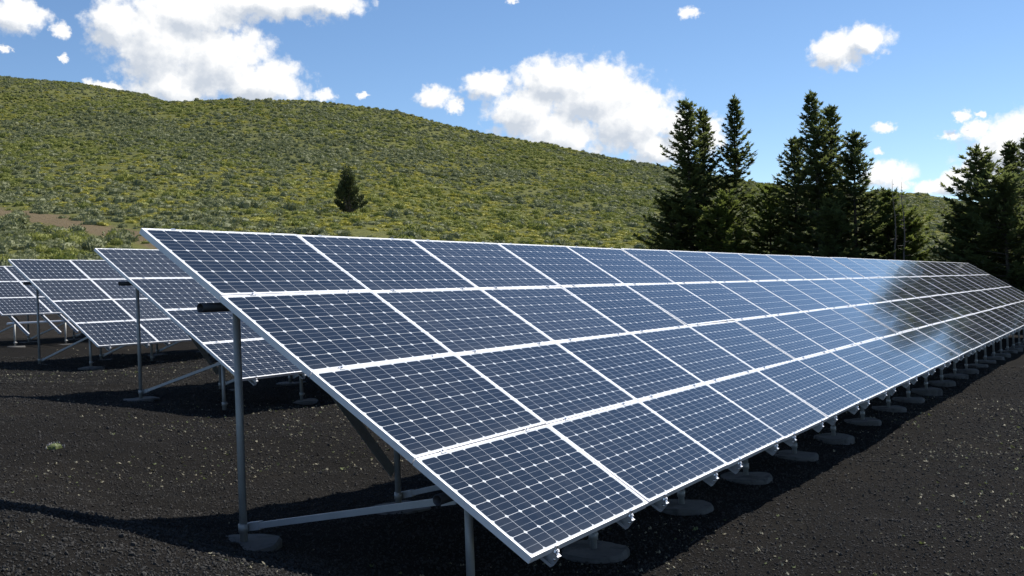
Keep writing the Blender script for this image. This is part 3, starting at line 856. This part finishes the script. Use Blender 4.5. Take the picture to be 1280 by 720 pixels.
def scatter(name, meshes, P, scale, rot, pick, label_kind='stuff'):
    """one ground-cover object: its points carry a size, a turn and the variety that grows there"""
    col = bpy.data.collections.new(name + '_kinds')
    for i, m in enumerate(meshes):
        o = bpy.data.objects.new('%s_%02d' % (name, i), m); col.objects.link(o)
    me = bpy.data.meshes.new(name); n = len(P)
    me.vertices.add(n); me.vertices.foreach_set('co', np.asarray(P, np.float32).ravel())
    a = me.attributes.new('scl', 'FLOAT_VECTOR', 'POINT'); a.data.foreach_set('vector', np.asarray(scale, np.float32).ravel())
    a = me.attributes.new('rot', 'FLOAT_VECTOR', 'POINT'); a.data.foreach_set('vector', np.asarray(rot, np.float32).ravel())
    a = me.attributes.new('pick', 'INT', 'POINT'); a.data.foreach_set('value', np.asarray(pick, np.int32))
    me.update()
    o = bpy.data.objects.new(name, me); COL.objects.link(o); o['kind'] = 'stuff'
    g = bpy.data.node_groups.new(name, 'GeometryNodeTree')
    g.interface.new_socket('Geometry', in_out='INPUT', socket_type='NodeSocketGeometry'); g.interface.new_socket('Geometry', in_out='OUTPUT', socket_type='NodeSocketGeometry')
    k = NT(g); gi = k.node('NodeGroupInput'); go = k.node('NodeGroupOutput')
    m2p = k.node('GeometryNodeMeshToPoints'); k.l.new(gi.outputs[0], m2p.inputs[0])
    ci = k.node('GeometryNodeCollectionInfo'); ci.inputs[0].default_value = col; ci.inputs['Separate Children'].default_value = True; ci.inputs['Reset Children'].default_value = True
    iop = k.node('GeometryNodeInstanceOnPoints'); iop.inputs['Pick Instance'].default_value = True

    def attr(nm, typ):
        n = k.node('GeometryNodeInputNamedAttribute', data_type=typ); n.inputs[0].default_value = nm; return n.outputs[0]
    k.l.new(m2p.outputs[0], iop.inputs['Points']); k.l.new(ci.outputs[0], iop.inputs['Instance'])
    k.l.new(attr('pick', 'INT'), iop.inputs['Instance Index'])
    e2r = k.node('FunctionNodeEulerToRotation'); k.l.new(attr('rot', 'FLOAT_VECTOR'), e2r.inputs[0]); k.l.new(e2r.outputs[0], iop.inputs['Rotation'])
    k.l.new(attr('scl', 'FLOAT_VECTOR'), iop.inputs['Scale']); k.l.new(iop.outputs[0], go.inputs[0])
    md = o.modifiers.new('scatter', 'NODES'); md.node_group = g
    return o


nr = np.random.default_rng(3)
BUSHES = [bush_mesh('sage_a', 1, M_SAGE, 190, .5, .46, .12, .075), bush_mesh('sage_b', 2, M_SAGE, 170, .58, .38, .12, .075), bush_mesh('sage_c', 3, M_SAGE, 190, .46, .5, .12, .07),
          bush_mesh('green_a', 4, M_GREEN, 170, .5, .42, .12, .075), bush_mesh('green_b', 5, M_GREEN, 150, .55, .34, .12, .075), bush_mesh('green_c', 6, M_GREEN, 170, .44, .46, .12, .07),
          bush_mesh('tuft_a', 7, M_YELL, 90, .45, .26, .15, .06), bush_mesh('tuft_b', 8, M_YELL, 80, .52, .2, .15, .06),
          bush_mesh('bloom_a', 9, M_GREEN, 80, .44, .28, .13, .06, M_FLOW, 30)]


def hill_cover():
    # shrubs keep their distance from one another: one per cell of a jittered 1.08 m lattice
    q = 1.08
    gx, gy = np.meshgrid(np.arange(0, 330, q), np.arange(-40, 400, q)); X = gx.ravel() + CX; Y = gy.ravel() + CY
    X = X + nr.uniform(-.42, .42, X.size); Y = Y + nr.uniform(-.42, .42, Y.size)
    D = np.hypot(X - CX, Y - CY); az = np.degrees(np.arctan2(X - CX, Y - CY)); D0 = np.interp(az, D0_A, D0_T)
    keep = (az > 27) & (az < 95) & (D > D0 + 1.5) & ((D < 300) | ((D < 440) & (az < 43)))
    X, Y, D, az, D0 = (v[keep] for v in (X, Y, D, az, D0)); n = len(X)
    keep = vnoise(X, Y, 7, 42) + .5 * vnoise(X, Y, 2.2, 41) + nr.uniform(-.5, .5, n) > -0.42
    keep &= nr.uniform(0, 1, n) > bare_mask(X, Y) * 0.93
    keep &= nr.uniform(0, 1, n) > np.clip(1.5 - (D - D0) / 13, 0, .97) * (az < 58)
    X, Y, D, az = X[keep], Y[keep], D[keep], az[keep]; n = len(X)
    Z = hill_z(az, D) - 0.05
    k1 = vnoise(X, Y, 26, 51) + 0.7 * vnoise(X, Y, 8, 52) + nr.normal(0, .35, n)      # sage / green
    k2 = vnoise(X, Y, 30, 53) + 0.6 * vnoise(X, Y, 6, 54)                               # yellow patches
    pick = np.where(k1 > -0.12, nr.integers(0, 3, n), nr.integers(3, 6, n))
    low = np.clip((190 - D) / 130, 0, 1) * np.clip((az - 40) / 8, 0.25, 1)
    pick = np.where((k2 > 0.20 - 0.25 * low) & (nr.uniform(0, 1, n) < .42), nr.integers(6, 8, n), pick)
    pick = np.where((k2 > 0.16 - 0.22 * low) & (nr.uniform(0, 1, n) < .14), 8, pick)
    s = np.clip(nr.lognormal(-.06, .36, n), .4, 1.9)
    sc = np.stack([s * nr.uniform(.85, 1.25, n), s * nr.uniform(.85, 1.25, n), s * nr.uniform(.8, 1.15, n)], 1)
    rot = np.stack([nr.uniform(-.12, .12, n), nr.uniform(-.12, .12, n), nr.uniform(0, 6.28, n)], 1)
    scatter('sagebrush', BUSHES, np.stack([X, Y, Z], 1), sc, rot, pick)


hill_cover()


def stone_mesh(seed):
    rnd = random.Random(seed); bm = bmesh.new(); bmesh.ops.create_icosphere(bm, subdivisions=1, radius=1)
    for v in bm.verts: v.co *= rnd.uniform(.6, 1.25); v.co.z *= .75
    return mesh('stone', bm, M_STONE)


def cinder_cover():
    n = 330000
    az = nr.uniform(17, 100, n); D = 3.4 + 27 * nr.uniform(0, 1, n) ** 1.45
    a = np.radians(az); X = CX + D * np.sin(a); Y = CY + D * np.cos(a); Z = near_ground(X, Y, True)
    s = np.clip(nr.lognormal(math.log(.0061), .40, n), .003, .021) * (1 + np.clip(D - 9, 0, 20) * .035)
    sc = np.stack([s * nr.uniform(.8, 1.4, n), s, s * nr.uniform(.7, 1.1, n)], 1)
    rot = nr.uniform(0, 6.28, (n, 3))
    scatter('cinder_gravel', [stone_mesh(i) for i in range(4)], np.stack([X, Y, Z + s * .25], 1), sc, rot, nr.integers(0, 4, n))
    # dry pale leaves, twigs and weed seedlings strewn in drifts
    n = 34000
    az = nr.uniform(26, 90, n); D = 3.5 + 30 * nr.uniform(0, 1, n) ** 1.15
    a = np.radians(az); X = CX + D * np.sin(a); Y = CY + D * np.cos(a)
    dr = vnoise(X, Y, 2.6, 61) + .6 * vnoise(X, Y, .8, 62) + nr.normal(0, .22, n)
    strip = np.exp(-((Y - (-4.4 - .04 * X)) / 1.1) ** 2) * np.clip((X - 5) / 4, 0, 1)       # drift in front of the long array
    gap = np.exp(-((Y - 4.2) / 1.6) ** 2) * (X > 3) + np.exp(-((Y - 12.5) / 1.4) ** 2) * (X > 6)
    keep = dr + .80 * strip + .30 * gap > .44
    X, Y = X[keep], Y[keep]; n = len(X); Z = near_ground(X, Y, True)
    rnd = random.Random(4); ms = []
    for i in range(4):
        V, F = [], []
        for j in range(3 + i):
            p = Vector((rnd.uniform(-1, 1), rnd.uniform(-1, 1), rnd.uniform(.1, .7))) * (0.5 if j else 0); d = Vector((rnd.uniform(-1, 1), rnd.uniform(-1, 1), rnd.uniform(0, .8))).normalized()
            q = d.cross(Vector((rnd.uniform(-.4, .4), rnd.uniform(-.4, .4), 1))).normalized() * .26; b = len(V)
            V += [p - d * .6, p + q, p + d * .6, p - q]; F.append((b, b + 1, b + 2, b + 3))
        ms.append(crown_mesh('dry_bit', V, F, M_PALE if i < 3 else M_WEED))
    s = np.clip(nr.lognormal(math.log(.0115), .5, n), .005, .04) * (1 + .025 * np.clip(np.hypot(X - CX, Y - CY) - 8, 0, 20))
    pk = nr.integers(0, 3, n); pk = np.where(nr.uniform(0, 1, n) < .18, 3, pk)
    scatter('dry_leaf_litter', ms, np.stack([X, Y, Z + .006], 1), np.stack([s, s, s], 1), np.stack([nr.uniform(-.3, .3, n), nr.uniform(-.3, .3, n), nr.uniform(0, 6.28, n)], 1), pk)


cinder_cover()


# shrubs that can be told apart at the foot of the hill, behind the shorter arrays
def foot_shrubs():
    ms = [bush_mesh('shrub_leaves_a', 21, M_SAGE, 260, .55, .6, .16, .06), bush_mesh('shrub_leaves_b', 22, M_GREEN, 260, .55, .55, .16, .06), bush_mesh('shrub_leaves_c', 23, M_SAGE, 300, .65, .5, .15, .06)]
    bm = bmesh.new(); rnd = random.Random(2)
    for _ in range(7):
        a = rnd.uniform(0, 6.28); add_tube(bm, [(0, 0, -.05), (.12 * math.cos(a), .12 * math.sin(a), .2), (.32 * math.cos(a), .32 * math.sin(a), .42)], [.02, .015, .008], 5)
    st = mesh('shrub_stems', bm, M_BARK)
    protos = []
    lab = ['grey-green sagebrush bush on the bare earth at the foot of the hill', 'fresh green bush on the bare earth at the foot of the hill', 'wide low grey sagebrush on the bare earth at the foot of the hill']
    for i in range(30):
        A = rnd.uniform(29.5, 44.5); D = float(np.interp(A, D0_A, D0_T)) + rnd.uniform(8, 30); a = R(A)
        x, y = CX + D * math.sin(a), CY + D * math.cos(a); k = i % 3; s = rnd.uniform(.7, 1.35)
        if len(protos) < 3:
            t = thing('shrub', lab[k], 'shrub'); ob('foliage', ms[k], t); ob('stem', st, t); protos.append(t)
        else:
            p = protos[k]; t = p.copy(); COL.objects.link(t)
            for c in p.children:
                if c.parent == p:
                    d = c.copy(); COL.objects.link(d); d.parent = t
        t['group'] = ('sagebrush bushes at the hill foot', 'green bushes at the hill foot', 'low wide bushes at the hill foot')[k]
        t.location = (x, y, gz(x, y) - .03); t.scale = (s, s, s); t.rotation_euler = (0, 0, rnd.uniform(0, 6.28))


foot_shrubs()


def wildflowers():
    me = bush_mesh('flower_tuft', 31, M_WEED, 22, .10, .07, .045, .014, M_PETAL, 44)
    spots = [(0.9, 5.2), (1.25, 5.3), (1.15, 4.75), (1.6, 5.0), (1.05, 4.3), (2.1, 4.2), (15.5, -5.6), (19.0, -4.6), (20.3, -4.3)]
    rnd = random.Random(6); first = None
    for i, (x, y) in enumerate(spots):
        if first is None:
            o = ob('wildflower', me); first = o
        else:
            o = first.copy(); COL.objects.link(o)
        right = x > 10
        o['label'] = 'tuft of pale wildflowers on the cinder right of the long array' if right else 'tuft of pale lilac wildflowers on the cinder near the left edge'
        o['category'] = 'flower'; o['group'] = 'pale flower tufts right of the array' if right else 'pale flower tufts left of the arrays'
        s = rnd.uniform(.8, 1.3) * (1.7 if right else 1.0)
        o.location = (x, y, gz(x, y)); o.scale = (s, s, s); o.rotation_euler = (0, 0, rnd.uniform(0, 6.28))


wildflowers()
